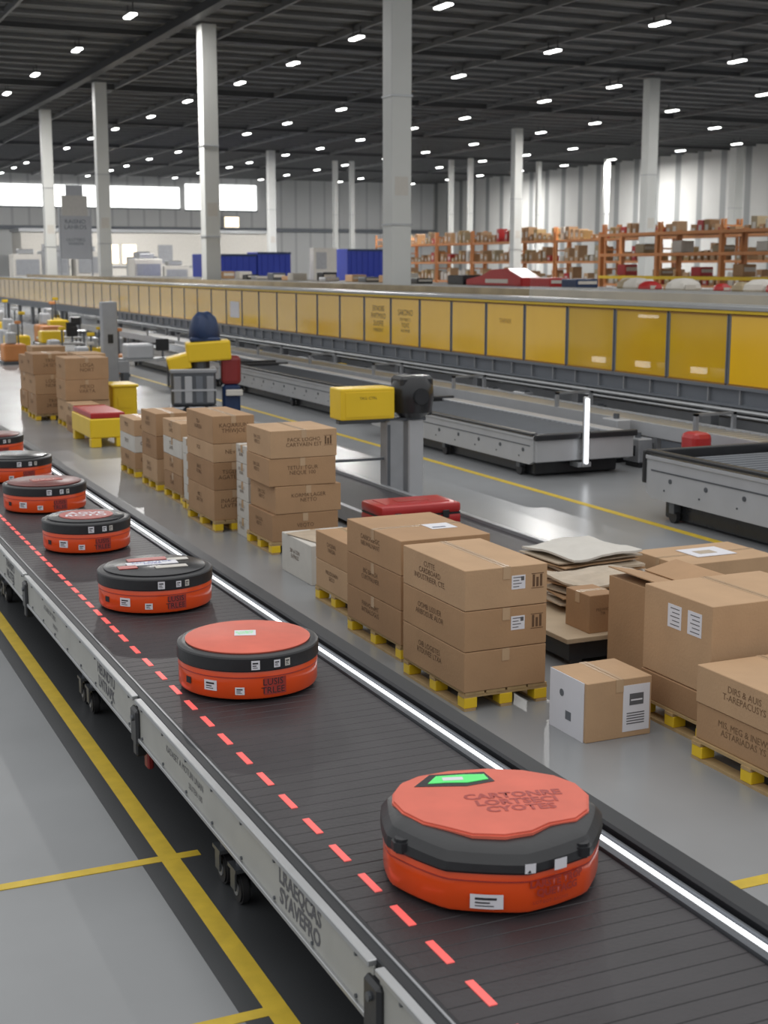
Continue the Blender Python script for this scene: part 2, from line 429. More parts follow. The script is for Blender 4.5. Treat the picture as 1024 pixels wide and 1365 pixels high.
# ---------------------------------------------------------------- cartons and pallets
CM=[M_card,M_card2,M_card3]
def carton(x0,y0,z0,sx,sy,sz,label,front=None,left=None,ship_front=False,ship_left=False,mt=None,tape='X',rot=0,ts=.045,open_=False,mark=False,name='cardboard_box',group=None,ink=None):
    m=mt or random.choice(CM); ink=ink or M_ink
    cx,cy=x0+sx/2,y0+sy/2
    g=.004
    o=B().box(-sx/2+g,sx/2-g,-sy/2+g,sy/2-g,0,sz-.003,m,.004).obj(name,(cx,cy,z0),rot=(0,0,rot))
    tag(o,label,'cardboard box',group)
    if not open_:
        if tape=='Y': tb=B().box(-.03,.03,-sy/2+.001,sy/2-.001,sz-.003,sz-.0018,M_tape).box(-.03,.03,-sy/2,-sy/2+.004,sz-.09,sz-.002,M_tape)
        else: tb=B().box(-sx/2+.001,sx/2-.001,-.03,.03,sz-.003,sz-.0018,M_tape).box(-sx/2,-sx/2+.004,-.03,.03,sz-.09,sz-.002,M_tape)
        tb.obj('packing_tape',parent=o)
        if tape=='Y': B().box(-.002,.002,-sy/2+.006,sy/2-.006,sz-.003,sz-.001,M_seam).obj('flap_seam',parent=o)
        else: B().box(-sx/2+.006,sx/2-.006,-.002,.002,sz-.003,sz-.001,M_seam).obj('flap_seam',parent=o)
    else:
        for (a,bx) in ((-1,0),(1,0)):
            B().box(a*sx*.27-sx*.24,a*sx*.27+sx*.24,-sy/2,sy/2,sz+.03,sz+.038,m,rot=Matrix.Rotation(a*-.2,4,'Y')).obj('flap',parent=o)
    if front: text(o,front,(-sx*.12 if ship_front else 0,-sy/2+g-.0015,sz*.55),'-Y',ts,ink)
    if left: text(o,left,(-sx/2+g-.0015,sy*.05,sz*.56),'-X',ts,ink)
    def ship(face):
        q=B()
        if face=='F':
            X=sx*.06; q.box(X,X+.11,-sy/2+g-.002,-sy/2+g,sz*.42,sz*.42+.10,M_white)
            for kk in range(4): q.box(X+.012,X+.06+.02*(kk%2),-sy/2+g-.003,-sy/2+g-.002,sz*.42+.016+kk*.022,sz*.42+.022+kk*.022,M_gink)
            q.box(X+.075,X+.1,-sy/2+g-.003,-sy/2+g-.002,sz*.42+.06,sz*.42+.09,M_gink)
        else:
            for Y in (.02,-.2):
                q.box(-sx/2+g-.002,-sx/2+g,Y-.07,Y+.08,sz*.6,sz*.6+.16,M_white)
                for kk in range(5): q.box(-sx/2+g-.003,-sx/2+g-.002,Y-.05,Y+.05-.02*(kk%2),sz*.6+.02+kk*.028,sz*.6+.026+kk*.028,M_gink)
        q.obj('shipping_label',parent=o)
    if ship_front: ship('F')
    if ship_left: ship('L')
    if mark:
        q=B(); X=sx*.30; h=min(.1,sz*.35)
        for kk in range(3):
            q.box(X+.010+kk*.03,X+.028+kk*.03,-sy/2+g-.002,-sy/2+g,sz*.4+.012,sz*.4+h-.02*(kk%2),M_ink)
        q.box(X,X+.10,-sy/2+g-.002,-sy/2+g,sz*.4,sz*.4+.004,M_ink).box(X,X+.10,-sy/2+g-.002,-sy/2+g,sz*.4+h+.005,sz*.4+h+.009,M_ink)
        q.obj('handling_symbol',parent=o)
    return o
def pallet(x0,y0,sx,sy,label='wooden pallet with yellow painted blocks under stacked boxes'):
    o=B(); n=max(4,int(sx/.14))
    for i in range(n):
        a=-sx/2+sx*i/n; o.box(a+.008,a+sx/n-.008,-sy/2,sy/2,.118,.138,M_wood)
    for j in(-1,0,1): o.box(-sx/2,sx/2,j*(sy/2-.05)-.045,j*(sy/2-.05)+.045,.097,.118,M_wood)
    for i in(-1,0,1): o.box(i*(sx/2-.05)-.045,i*(sx/2-.05)+.045,-sy/2,sy/2,0,.02,M_wood)
    p=o.obj('wooden_pallet',(x0+sx/2,y0+sy/2,0)); tag(p,label,'pallet')
    for i in(-1,0,1):
        for j in(-1,0,1):
            if i>0 and j>0: continue
            cx,cy=i*(sx/2-.055),j*(sy/2-.055)
            B().box(cx-.052,cx+.052,cy-.052,cy+.052,.02,.097,M_yel2,.004).obj('pallet_block',parent=p)
    return p
pallet(4.38,8.34,.68,1.02)
ZL=[.14,.435,.73]
tl=["OIB LOGISTES\nRTDUVEE LTXA","OOMB LISSUER\nARIBOISUIE ALOR","CUTTE.\nCARDBOARD\nINDUSTRIEIER, CTE."]
for i in range(3):
    carton(4.37,8.33,ZL[i],.67,1.02,.293,['plain brown carton with printed lettering at bottom of pallet stack','brown carton with white shipping label in middle of stack','brown carton with shipping label on top of pallet stack'][i],left=tl[i],ship_front=i>0,mt=[M_card,M_card,M_card2][i],mark=i>0,ts=.058,tape='Y')
pallet(4.50,9.66,.80,1.10)
tl=["PARVOVNMT\nINTRALOGUS","BIG BATCH\nCURTPALNER","CARBOGSEGIC\nNIRWALNANT"]
for i in range(3):
    c=carton(4.49,9.64,.14+.283*i,.80,1.10,.281,'brown carton with printed lettering in stack of three',left=tl[i],mt=[M_card3,M_card3,M_card][i],ts=.058,tape='X')
    if i==2: B().box(.05,.28,-.2,.02,.279,.2815,M_white).box(.08,.2,-.15,-.12,.2815,.282,M_blue2).obj('shipping_label',parent=c)
pallet(4.67,11.05,.5,.9)
for i in range(2):
    carton(4.67,11.05,.14+.265*i,.5,.88,.263,'small brown carton with brown lettering on pallet',left=["PRODUNEN\nSECO","CAQEIAL\nVARSIN"][i],front="TVA",ts=.055,tape='Y')
c=carton(4.83,12.45,0,.68,.85,.40,'white parcel wrapped in clear film standing on floor',mt=M_whitebox,left="SIR & SON\nEXPRESS",front="MEX 12",ts=.06,name='white_parcel',tape='Y')
B().box(-.3,.1,-.3,.3,.404,.412,M_plas,.002,rot=Matrix.Rotation(.2,4,'Z')).obj('loose_sheet',parent=c)
pallet(4.97,14.0,.8,.85)
for i in range(4):
    ox=[0,.03,-.02,-.01][i]
    carton(4.98+ox,14.0,.14+.305*i,.78,.80,.303,'large plain brown carton in tall four layer stack',front=["VEQTO","KORMA LAGER\nNETTO","TETUT TGUR\nNEQUE 100","PACK LOGHO\nCARTVAEN EST"][i],left="UN LOG\nVERTO",ts=.06,mt=[M_card3,M_card,M_card,M_card2][i],tape='Y',rot=[0,.02,-.02,.0][i],mark=i==3)
for i in range(5):
    carton(5.03,14.95,.0+.215*i,.45,.42,.213,'white printed carton in narrow white stack',mt=M_whitebox,front="VISTRA 1\nPLUGIN",left="ROTAX 2\nBURN",ts=.05)
pallet(4.80,15.5,.52,1.15)
for i in range(4):
    h=[.36,.33,.22,.33][i]; z=.14+[0,.36,.69,.91][i]
    carton(4.80,15.52,z,.52,1.08,h-.002,'brown carton with printed lettering in tall mixed stack',front=["INAGOEHE\nLAVTRIWH","TSGLEBSP\nAGATEWAN","NET 24","KAQARIUN\nTMIWJOE"][i],left=["MIR 2\nSEKTOR","BAUS\nRONG","VOX","TILA\nNORDEN"][i],ts=.07,mt=[M_card,M_card3,M_card2,M_card][i],tape='Y')
pallet(4.92,16.84,.45,.45)
for i in range(4):
    carton(4.93,16.85,.14+.2*i,.4,.4,.198,'small white carton stacked beside brown boxes',mt=M_whitebox,front="XT 10",ts=.06)
pallet(4.98,17.5,.5,.9)
for i in range(4):
    carton(4.98,17.5,.14+.235*i,.48,.88,.233,'brown carton with white label in pallet stack',mt=[M_card3,M_card,M_whitebox,M_card2][i],left="PORT\nLAVIS",front="RULEX",ts=.07)
pallet(4.97,18.7,.5,.85)
for i in range(3):
    carton(4.97,18.7,.14+.32*i,.48,.8,.317,'brown carton with dark lettering in stack of three',mt=CM[(i+1)%3],left="SEALS\nVATRO",front="NORDE\nFLEX",ts=.08,tape='Y')
pallet(5.0,20.05,.5,.9)
for i in range(3):
    carton(5.0,20.05,.14+.245*i,.45,.88,.243,'pale brown carton near end of pallet row',mt=[M_card,M_whitebox,M_card2][i],left="TRUX",front="ONMA",ts=.09,tape='Y')
def plainstack(x,y,sx,sy,hs,z0=.14,pl=True):
    if pl: pallet(x,y,sx,sy)
    z=z0 if pl else 0
    for k,h in enumerate(hs):
        carton(x+random.uniform(-.02,.02),y+random.uniform(-.02,.02),z,sx,sy,h-.002,'brown carton in distant pallet stack',mt=random.choice(CM),tape=random.choice('XY'),front=random.choice(["MEXO\nVARTA","TRIV\n24 SET","LOGA\nNORT"]),left=random.choice(["MEXO","TRIV","LOGA"]),ts=.10)
        z+=h
plainstack(5.40,26.9,.85,.9,[.4,.4,.42])
plainstack(5.10,28.5,.7,.9,[.4,.4,.42])
plainstack(5.95,28.5,.6,.9,[.4,.45,.35])
plainstack(5.2,29.9,.7,.9,[.35,.4,.35])
plainstack(5.35,26.0,.5,.7,[.3,.25],pl=False)
plainstack(5.55,31.4,.68,.9,[.5,.35])
plainstack(6.30,31.0,.7,.9,[.4,.35,.3])
plainstack(6.3,34.4,.9,.9,[.4,.35])
plainstack(6.9,38.6,.9,.9,[.4,.4])
# ---------------------------------------------------------------- right boxes
b=carton(4.80,7.42,0,.52,.46,.41,'white and brown square carton with labels standing on floor',mt=M_card2,tape='Y')
B().box(-.262,-.2565,-.2,.225,.0,.405,M_white).obj('white_side_panel',parent=b)
q=B().box(.03,.24,-.2285,-.2265,.04,.36,M_white); 
for kk in range(5): q.box(.06,.2,-.230,-.2285,.09+kk*.018,.097+kk*.018,M_gink)
q.box(.08,.19,-.230,-.2285,.22,.30,M_gink).box(.09,.18,-.231,-.230,.25,.26,M_white)
q.obj('shipping_label',parent=b)
B().cyl((-.264,.07,.27),.025,.002,M_gird,'X',20).obj('round_emblem',parent=b)
B().box(-.2635,-.262,-.05,.02,.1,.16,M_gird).obj('printed_mark',parent=b)
pallet(5.48,7.05,.95,.8); 
carton(5.49,7.06,.14,.95,.75,.20,'low brown carton under a large carton on pallet',mt=M_card3,tape='Y')
carton(5.50,7.05,.342,1.0,.76,.60,'large brown carton with two white labels on its side',mt=M_card2,ship_left=True,mark=True,tape='Y')
pallet(5.28,5.85,.95,1.08)
carton(5.30,5.88,.14,1.0,1.04,.235,'brown carton with faint lettering at base of low stack',mt=M_card,left="MIS, MEG & INEWS\nASTARIADAS YS",ts=.06,tape='Y',ink=M_ink2)
carton(5.29,5.87,.378,1.0,1.05,.245,'brown carton with faint lettering on top of low stack',mt=M_card2,left="DIRS & AUIS\nT-AREPACUSYS",ts=.06,tape='Y',ink=M_ink2)
carton(5.85,8.08,0,.62,.70,.77,'tall slim brown carton with open top flaps',mt=M_card,open_=True)
c=carton(7.55,10.15,0,1.1,.75,.42,'wide brown carton with white document on lid beside conveyor',mt=M_card2,front="RENT & LAXBO\nRIXO BTR",ts=.06,tape='X')
B().box(-.2,.25,-.15,.2,.42,.424,M_white).box(-.1,.1,-.05,.08,.424,.426,M_plas).obj('document_pouch',parent=c)
carton(6.95,8.15,0,.9,.7,.5,'brown carton partly hidden behind large carton',mt=M_card,tape='X')

o=B().box(5.6,7.45,8.95,11.3,.20,.24,M_ply,.004).box(5.65,7.4,9.0,11.25,.05,.20,M_blks).box(5.7,5.8,9.05,9.15,0,.06,M_steeld).box(7.2,7.3,9.05,9.15,0,.06,M_steeld).box(5.7,5.8,11.1,11.2,0,.06,M_steeld).box(7.2,7.3,11.1,11.2,0,.06,M_steeld)
tag(o.obj('loading_platform'),'low black platform with plywood top holding cartons','platform')
carton(5.84,9.02,.24,.26,.36,.31,'small brown carton on plywood platform',mt=M_card3,front="PEEWIO\nTIR",ts=.035)
random.seed(4)
for (px_,py_,w_,d_,n_) in [(6.42,9.85,.86,.55,8),(6.85,10.7,.95,.75,9)]:
    z=.245
    for i in range(n_):
        th=random.uniform(.012,.028); sx,sy=w_+random.uniform(-.16,.06),d_+random.uniform(-.12,.05)
        q=B(); ph=random.uniform(0,6); top=i==n_-1
        amp=.003 if not top else .014
        nn=10; g1=[]; g0=[]; hi=0
        for a in range(nn+1):
            g1.append([]); g0.append([])
            for c_ in range(nn+1):
                xx=-sx/2+sx*a/nn; yy=-sy/2+sy*c_/nn; w=amp*(1+math.sin(7*xx/sx+ph))+amp*.8*(1+math.cos(9*yy+ph+3*xx))+(abs(xx/sx)**4*amp*8)
                j=random.uniform(0,amp*.5); hi=max(hi,w+j+th)
                g0[a].append(q.bm.verts.new((xx,yy,w+j))); g1[a].append(q.bm.verts.new((xx,yy,w+j+th-.006)))
        for a in range(nn):
            for c_ in range(nn):
                q.bm.faces.new((g1[a][c_],g1[a+1][c_],g1[a+1][c_+1],g1[a][c_+1])); q.bm.faces.new((g0[a][c_],g0[a][c_+1],g0[a+1][c_+1],g0[a+1][c_]))
        for a in range(nn):
            for (u,v,u2,v2) in ((a,0,a+1,0),(a,nn,a+1,nn),(0,a,0,a+1),(nn,a,nn,a+1)):
                q.bm.faces.new((g0[u][v],g0[u2][v2],g1[u2][v2],g1[u][v]))
        q._t([M_plas,M_card2,M_plas,M_whitebox,M_card][i%5])
        q=q.obj('flattened_carton',(px_+random.uniform(-.06,.06),py_+random.uniform(-.04,.04),z),rot=(0,0,random.uniform(-.18,.18)))
        tag(q,'flattened carton sheet lying in messy pile on platform','cardboard sheet','flattened cartons on the platform'); z+=hi

tr=empty('floor_conveyor',(7,18,0)); tag(tr,'low dark floor conveyor with metal side rails','conveyor')
OO=Vector((7,18,0))
rel(B().box(6.45,7.45,11.8,27,.12,.2,M_belt),'belt',tr,OO)
rel(B().box(6.38,6.45,11.8,27,.06,.24,M_steel,.005),'side_rail',tr,OO)
rel(B().box(7.45,7.52,11.8,27,.06,.24,M_steel,.005),'side_rail',tr,OO)
for yy in range(12,27,3):
    rel(B().box(6.45,7.45,yy,yy+.1,0,.12,M_steeld),'foot',tr,OO)
rc=empty('red_tool_case',(6.74,14.2,.2),.0); tag(rc,'red plastic tool case with black catches on floor conveyor','case')
B().box(-.5,.5,-.3,.3,0,.12,M_redp,.03,seg=2).box(-.5,.5,-.3,.3,.13,.25,M_redp,.035,seg=2).box(-.49,.49,-.29,.29,.115,.135,M_blks).obj('shell',parent=rc,smooth=True)
B().box(-.4,.4,-.2,.2,.245,.258,M_redp,.005).box(-.2,.2,-.08,.08,.256,.262,M_dkred).obj('lid_rib',parent=rc)
for xx in(-.3,.3): B().box(xx-.04,xx+.04,-.315,-.295,.08,.17,M_blks,.004).obj('catch',parent=rc)
B().box(-.1,.1,-.34,-.32,.1,.13,M_blks,.005).box(-.1,-.08,-.33,-.3,.1,.13,M_blks).box(.08,.1,-.33,-.3,.1,.13,M_blks).obj('handle',parent=rc)

# ---------------------------------------------------------------- scanner stand
sd=empty('scanner_stand',(7.78,16.62,0)); tag(sd,'grey double post stand with yellow box and black scanner head','scanner')
B().box(-.30,-.04,-.1,.1,0,1.1,M_steel,.015).box(-.28,-.24,-.105,-.1,.05,1.05,M_steeld).obj('post',parent=sd)
B().box(.02,.24,-.12,.08,0,1.1,M_silver,.015).obj('post',parent=sd)
B().box(-.42,.36,-.22,.22,0,.03,M_steeld,.005).obj('base_plate',parent=sd)
B().box(-.95,.3,-.06,.06,1.08,1.13,M_steeld,.005).obj('cross_arm',parent=sd)
y_=B().box(-.98,-.22,-.2,.2,1.14,1.55,M_yel2,.02,seg=2).obj('yellow_box',parent=sd)
B().box(-.92,-.28,-.206,-.2,1.18,1.5,M_yel2,.002).obj('front_cover',parent=y_)
text(y_,"TAG: CTRL",(-.6,-.2085,1.42),'-Y',.05,M_ink)
h=B().lathe([(0,1.13),(.16,1.13),(.26,1.2),(.29,1.38),(.28,1.55),(.22,1.66),(.0,1.67)],M_blks,24,c=(.12,0,0)).box(-.12,.36,-.18,.18,1.5,1.68,M_blks,.04).obj('scanner_head',parent=sd,smooth=True)
B().cyl((.12,-.26,1.42),.11,.08,M_rub,'Y',24,bev=.01).obj('lens',parent=h)
B().box(.3,.38,-.1,.1,1.15,1.6,M_rub,.02).obj('side_fin',parent=h)
B().box(-1.5,-.3,-.03,.03,.58,.61,M_steeld).box(-1.5,-1.47,-.03,.03,0,.6,M_steeld).obj('barrier_bar',parent=sd)

o=B().box(-.17,.17,-.14,.14,0,2.32,M_steel,.02).box(-.2,.2,-.2,.2,0,.03,M_steeld).obj('steel_post',(7.28,31.2,0)); tag(o,'plain grey square steel post bolted to floor','post')
B().box(-.06,.06,-.15,-.14,1.4,1.6,M_blks).obj('switch',parent=o)

# picking machine
bm_=empty('picking_machine',(8.3,27.6,0),-.25); tag(bm_,'grey picking machine with angled yellow top and blue cover','machine')
b=B().box(-.60,.30,-.34,.35,.30,1.02,M_steeld,.04).box(-.63,.33,-.37,.36,.96,1.05,M_steel,.02).box(-.64,.34,-.38,.37,.0,.28,M_steel,.03)
for kk in range(4): b.box(-.55+.22*kk,-.40+.22*kk,-.36,-.34,.36,.9,[M_steel,M_silver,M_gird,M_steel][kk],.01)
b.box(-.6,.3,-.37,-.36,.60,.64,M_silver).obj('cabinet',parent=bm_)
B().cyl((-.3,-.42,.2),.09,.08,M_rub,'Y',16).cyl((.1,-.42,.2),.09,.08,M_rub,'Y',16).obj('hose_port',parent=bm_)
B().box(-.28,.62,-.35,.3,1.20,1.60,M_yel2,.04,rot=Matrix.Rotation(-.06,4,'Y'),seg=2).box(-.66,-.2,-.34,.3,1.0,1.32,M_yel2,.04,rot=Matrix.Rotation(-.25,4,'Y'),seg=2).obj('yellow_top',parent=bm_)
B().lathe([(0,1.60),(.27,1.61),(.31,1.70),(.30,1.86),(.25,2.04),(.13,2.16),(0,2.18)],M_blue2,20,c=(.08,0,0),fn=lambda r,z,a:(r*(1+.12*math.sin(3*a+1)),z+.08*math.sin(2*a)*r/.3)).box(-.2,.42,-.3,.1,1.58,1.68,M_blue2,.03).obj('blue_cover',parent=bm_,smooth=True)
B().cyl((0,0,1.12),.2,.2,M_steeld).obj('neck',parent=bm_)
B().box(.42,.82,-.30,.10,.72,1.30,M_redd,.08,seg=2).obj('red_module',parent=bm_)
B().box(.44,.80,-.28,.12,.10,.72,M_blue2,.05).box(.48,.76,-.24,.08,0,.12,M_blks,.02).obj('navy_base',parent=bm_)
B().box(.5,.84,-.40,-.30,.5,.62,M_whitebox,.01).obj('small_tray',parent=bm_)

yb=empty('yellow_cart',(5.5,24.6,0)); tag(yb,'yellow plastic cart with red top tray near cartons','cart')
B().box(-.30,.30,-.75,.75,.5,.6,M_redp,.02,seg=2).obj('red_tray',parent=yb)
B().box(-.32,.32,-.77,.77,.16,.5,M_yel2,.02).obj('frame',parent=yb)
for sx in(-1,1):
    for sy in(-1,1): B().box(sx*.22-.09,sx*.22+.09,sy*.68-.085,sy*.68+.085,0,.16,M_yel2,.01).obj('leg',parent=yb)
tag(B().box(-.25,.25,-.4,.4,0,.75,M_yel2,.04,seg=2).box(-.28,.28,-.43,.43,.71,.77,M_yel2,.02).box(-.15,.15,-.41,-.4,.3,.5,M_yel2).obj('yellow_tub',(6.70,27.9,0)),'yellow plastic storage tub standing on floor','tub')

# ---------------------------------------------------------------- low grey machines
def lowmachine(x0,x1,y0,y1,h,label,lamp=False,top=None):
    cx,cy=(x0+x1)/2,(y0+y1)/2; hx,hy=(x1-x0)/2,(y1-y0)/2
    r=empty('conveyor_module',(cx,cy,0)); tag(r,label,'conveyor')
    B().box(-hx+.15,hx-.15,-hy+.2,hy-.2,.02,h*.42,M_blks,.02).obj('base',parent=r)
    for s in(-1,1):
        pts=[(-hy,h*.38),(-hy+.12,h*.3),(hy-.12,h*.3),(hy,h*.38),(hy,h*.86),(-hy,h*.86)]
        xo=s*hx; 
        p=B().prism(pts,min(xo,xo-s*.06),max(xo,xo-s*.06),M_silver,'X')
        yy=-hy+.3
        while yy<hy-.1:
            p.cyl((xo+s*.004,yy,h*.6),.03,.012,M_steeld,'X',12); 
            p.cyl((xo+s*.004,yy+.12,h*.45),.012,.012,M_steeld,'X',8); yy+=.7
        p.box(min(xo,xo+s*.008),max(xo,xo+s*.008),-hy+.1,hy-.1,h*.70,h*.72,M_steeld)
        p=p.obj('side_plate',parent=r)
        B().box(min(xo-s*.24,xo+s*.02),max(xo-s*.24,xo+s*.02),-hy-.01,hy+.01,h*.86,h*.92,M_silver,.008).obj('top_rail',parent=r)
    b=B().box(-hx+.24,hx-.24,-hy+.05,hy-.05,h*.7,h*.84,M_belt,.01)
    yy=-hy+.1
    while yy<hy-.15: b.cyl((0,yy,h*.84),.035,2*hx-.5,M_steeld,'X',8); yy+=.16
    b.obj('belt',parent=r)
    B().box(-hx+.02,hx-.02,-hy-.05,-hy+.03,h*.36,h*.86,M_silver,.01).box(-hx-.02,hx+.02,-hy-.10,-hy-.02,h*.84,h*.98,M_rub,.02,seg=2).obj('end_bumper',parent=r)
    B().box(-hx-.02,hx+.02,hy+.0,hy+.08,h*.5,h*.98,M_rub,.02,seg=2).obj('end_bumper',parent=r)
    B().box(-hx-.03,-hx+.08,-hy,hy,h*.94,h*1.0,M_rub,.015).obj('black_buffer',parent=r)
    for sx in(-1,1):
        for yy in (-hy+.5,0,hy-.5):
            B().cyl((sx*(hx-.08),yy,.08),.08,.06,M_wheel,'X',16).box(sx*(hx-.08)-.05,sx*(hx-.08)+.05,yy-.05,yy+.05,.12,h*.36,M_steeld).obj('wheel',parent=r)
    if lamp:
        B().box(hx-.96,hx-.91,-hy-.20,-hy-.14,.2,1.18,M_ledglare,.015).box(hx-.98,hx-.89,-hy-.14,-hy-.1,.15,1.2,M_alu,.01).box(hx-.97,hx-.9,-hy-.12,-hy+.1,.35,.42,M_steel).box(hx-1.05,hx-.82,-hy-.12,-hy+.1,.15,.22,M_steel).obj('tube_lamp',parent=r)
    return r
lowmachine(10.35,12.1,17.6,23.6,.68,'long low grey steel conveyor module with black bumpers',True)
lowmachine(10.9,12.4,25.2,33.5,.7,'low grey steel conveyor module with dark belt')
lowmachine(10.05,12.2,9.3,14.3,.86,'low grey steel conveyor module with wide black buffer edge')
lowmachine(10.9,12.4,34.5,44,.7,'distant low grey steel conveyor module')
tag(B().box(-.28,.28,-.3,.3,.02,.5,M_redd,.08,seg=2).box(-.12,.2,-.2,.18,.45,.75,M_redp,.08,seg=2).box(-.31,.31,-.33,.33,0,.1,M_blks,.01).cyl((-.1,-.32,.3),.1,.06,M_blks,'Y',14).obj('red_motor_unit',(12.25,16.3,0)),'red rounded motor unit beside grey conveyor','motor')
random.seed(31)
for k in range(9):
    yy=12.0+k*.62+(0 if k<4 else 2.4)
    h=random.uniform(.35,.8)
    if 15.6<yy<17: continue
    b=B().box(-.13,.13,-.22,.22,.08,h,[M_steel,M_silver,M_steeld][k%3],.015).box(-.1,.1,-.18,.18,0,.08,M_blks).box(-.135,-.13,-.12,.12,h*.4,h*.75,M_blks).cyl((0,0,h+.04),.05,.08,M_steeld,'Z',12)
    if k<4 or yy>18: 
        tag(b.obj('control_cabinet',(12.55,yy,0)),'small grey control cabinet between floor conveyors','cabinet','control cabinets between conveyors')
rv=empty('roller_conveyor',(13.2,30,0)); tag(rv,'long steel roller conveyor running beneath yellow sorter','conveyor'); OR=Vector((13.2,30,0))
rel(B().box(12.80,12.86,11.5,60,.45,.66,M_silver),'side_rail',rv,OR); rel(B().box(13.5,13.56,11.5,60,.45,.66,M_silver),'side_rail',rv,OR)
b=B(); y=11.6
while y<60: b.cyl((13.18,y,.60),.05,.62,M_alu,'X',8); y+=.2
o=rel(b,'roller_bed',rv,OR); o['kind']='stuff'
for yy in range(12,60,2):
    for xx in (12.82,13.47): rel(B().box(xx,xx+.08,yy,yy+.08,0,.45,M_steel),'leg',rv,OR)
for k,yy in enumerate(range(12,50,2)):
    if k%3!=1: rel(B().box(12.83,12.85,yy+.15,yy+1.9,.18,.43,M_steeld if k%2 else M_gird).box(12.82,12.83,yy+.6,yy+1.2,.25,.36,M_silver),'side_cover',rv,OR)
rel(B().box(12.83,12.87,11.5,60,.10,.16,M_steel),'brace',rv,OR)
for yy in range(13,50,4):
    rel(B().box(12.80,12.86,yy,yy+.06,.66,.92,M_steel).box(13.5,13.56,yy,yy+.06,.66,.92,M_steel).box(12.80,13.56,yy,yy+.06,.88,.92,M_steel),'guide_frame',rv,OR)
rv=empty('return_conveyor',(15,30,0)); tag(rv,'grey return conveyor in shade under the elevated sorter','conveyor'); OR=Vector((15,30,0))
rel(B().box(14.5,15.7,13,70,.35,.55,M_steel,.01),'bed',rv,OR)
for xx in (14.4,15.7): rel(B().box(xx,xx+.05,13,70,.3,.66,M_silver),'side_rail',rv,OR)
for yy in range(14,70,4):
    rel(B().box(14.55,14.65,yy,yy+.1,0,.35,M_steeld),'leg',rv,OR)
random.seed(21)
for k in range(30):
    yy=13.2+k*1.33+random.uniform(-.15,.15); s=random.uniform(.4,.75); h=random.uniform(.42,.68)
    m=[M_steel,M_silver,M_steeld,M_whitebox][k%4]
    ph=(yy-14.3)%4
    if ph<.6 or ph>3.5: continue
    b=B().box(-.11,.11,-s/2,s/2,.12,h,m,.02).box(-.125,-.11,-s*.35,s*.3,h*.5,h*.8,M_blks).cyl((-.12,s*.2,h*.35),.06,.06,M_steeld,'X',12).box(-.08,-.03,-s/2+.03,-s/2+.08,0,.13,M_steeld).box(-.08,-.03,s/2-.08,s/2-.03,0,.13,M_steeld)
    b.box(-.06,.06,-s/2+.05,s/2-.2,h,h+.03,M_yel2 if k%5==0 else M_steeld)
    tag(b.obj('drive_unit',(13.76,yy,0)),'small grey drive unit under the sorter girder','machine','drive units under the sorter')

# ---------------------------------------------------------------- yellow sorter
so=empty('elevated_sorter',(15,50,0)); tag(so,'long elevated sorter with yellow side panels on grey girder','sorter'); OS=Vector((15,50,0))
Y0,Y1=13.,90.
for (xx,zz,rr) in ((13.86,.88,.035),(13.86,.80,.025)):
    rel(B().cyl((xx,40,zz),rr,54,M_alu,'Y',8),'pipe',so,OS)
rel(B().box(13.98,14.12,Y0,Y1,.95,1.24,M_gird,.01).box(13.9,14.2,Y0,Y1,1.2,1.25,M_gird).box(13.9,14.2,Y0,Y1,.93,.97,M_gird),'girder',so,OS)
rel(B().box(15.9,16.05,Y0,Y1,.95,1.24,M_gird),'girder',so,OS)
rel(B().box(14.06,15.98,Y0,Y1,1.24,1.32,M_steeld),'lower_deck',so,OS)
rel(B().box(14.05,16.02,Y0,Y1,2.36,2.42,M_deck).box(14.2,14.6,Y0,Y1,2.42,2.45,M_steel).box(15.2,15.7,Y0,Y1,2.42,2.45,M_steel),'upper_deck',so,OS)
rel(B().box(13.93,14.02,Y0,Y1,2.42,2.49,M_alu,.01).box(13.96,14.06,Y0,Y1,2.37,2.42,M_yel2),'top_rail',so,OS)
rel(B().box(15.9,15.95,Y0,Y1,2.42,2.6,M_deck),'top_rail',so,OS)
rel(B().box(15.86,15.9,Y0,30,1.32,2.36,M_yel2),'inner_back_panel',so,OS)
def mkpanel(m):
    b=B().box(13.985,14.03,.03,1.57,1.25,2.36,m,.012)
    b.box(13.972,13.99,.03,.055,1.25,2.36,M_gird).box(13.972,13.99,.03,1.57,1.25,1.275,M_amber).box(13.972,13.99,.03,1.57,2.335,2.36,M_amber)
    bmesh.ops.translate(b.bm,verts=b.bm.verts[:],vec=-OS)
    return b.obj('yellow_panel',parent=so)
p0=mkpanel(M_yel); pt=mkpanel(M_yelt)
Yp=13.0; i=0; ut=False
while Yp<Y1-1.5:
    if i in (3,4,5):
        p=pt if not ut else pt.copy()
        if ut: link(p); p.parent=so
        ut=True
    else:
        p=p0 if i==0 else p0.copy()
        if i: link(p); p.parent=so
    p.location=(0,Yp,0)
    lx=13.972-15
    if i==7: text(p,"TARNIX",(13.984-15,.8-50,2.0),'-X',.14,M_amber)
    if i==10:
        for (zz,s_,tt) in ((2.02,.20,"SAKDNO"),(1.86,.11,"PLR MAEX 2"),(1.73,.15,"TIQVZ"),(1.60,.10,"VAR DENSE")): text(p,tt,(13.984-15,.8-50,zz),'-X',s_,M_blk)
    if i==11:
        for (zz,s_,tt) in ((2.08,.19,"EKNOBS"),(1.90,.19,"RWTMXO"),(1.72,.19,"SUOFIE"),(1.56,.13,"MARKENT")): text(p,tt,(13.984-15,.75-50,zz),'-X',s_,M_blk)
    if i==18: B().box(lx+.004,lx+.012,.3-50,1.2-50,1.5,2.0,M_white).obj('notice',parent=p)
    Yp+=1.6; i+=1
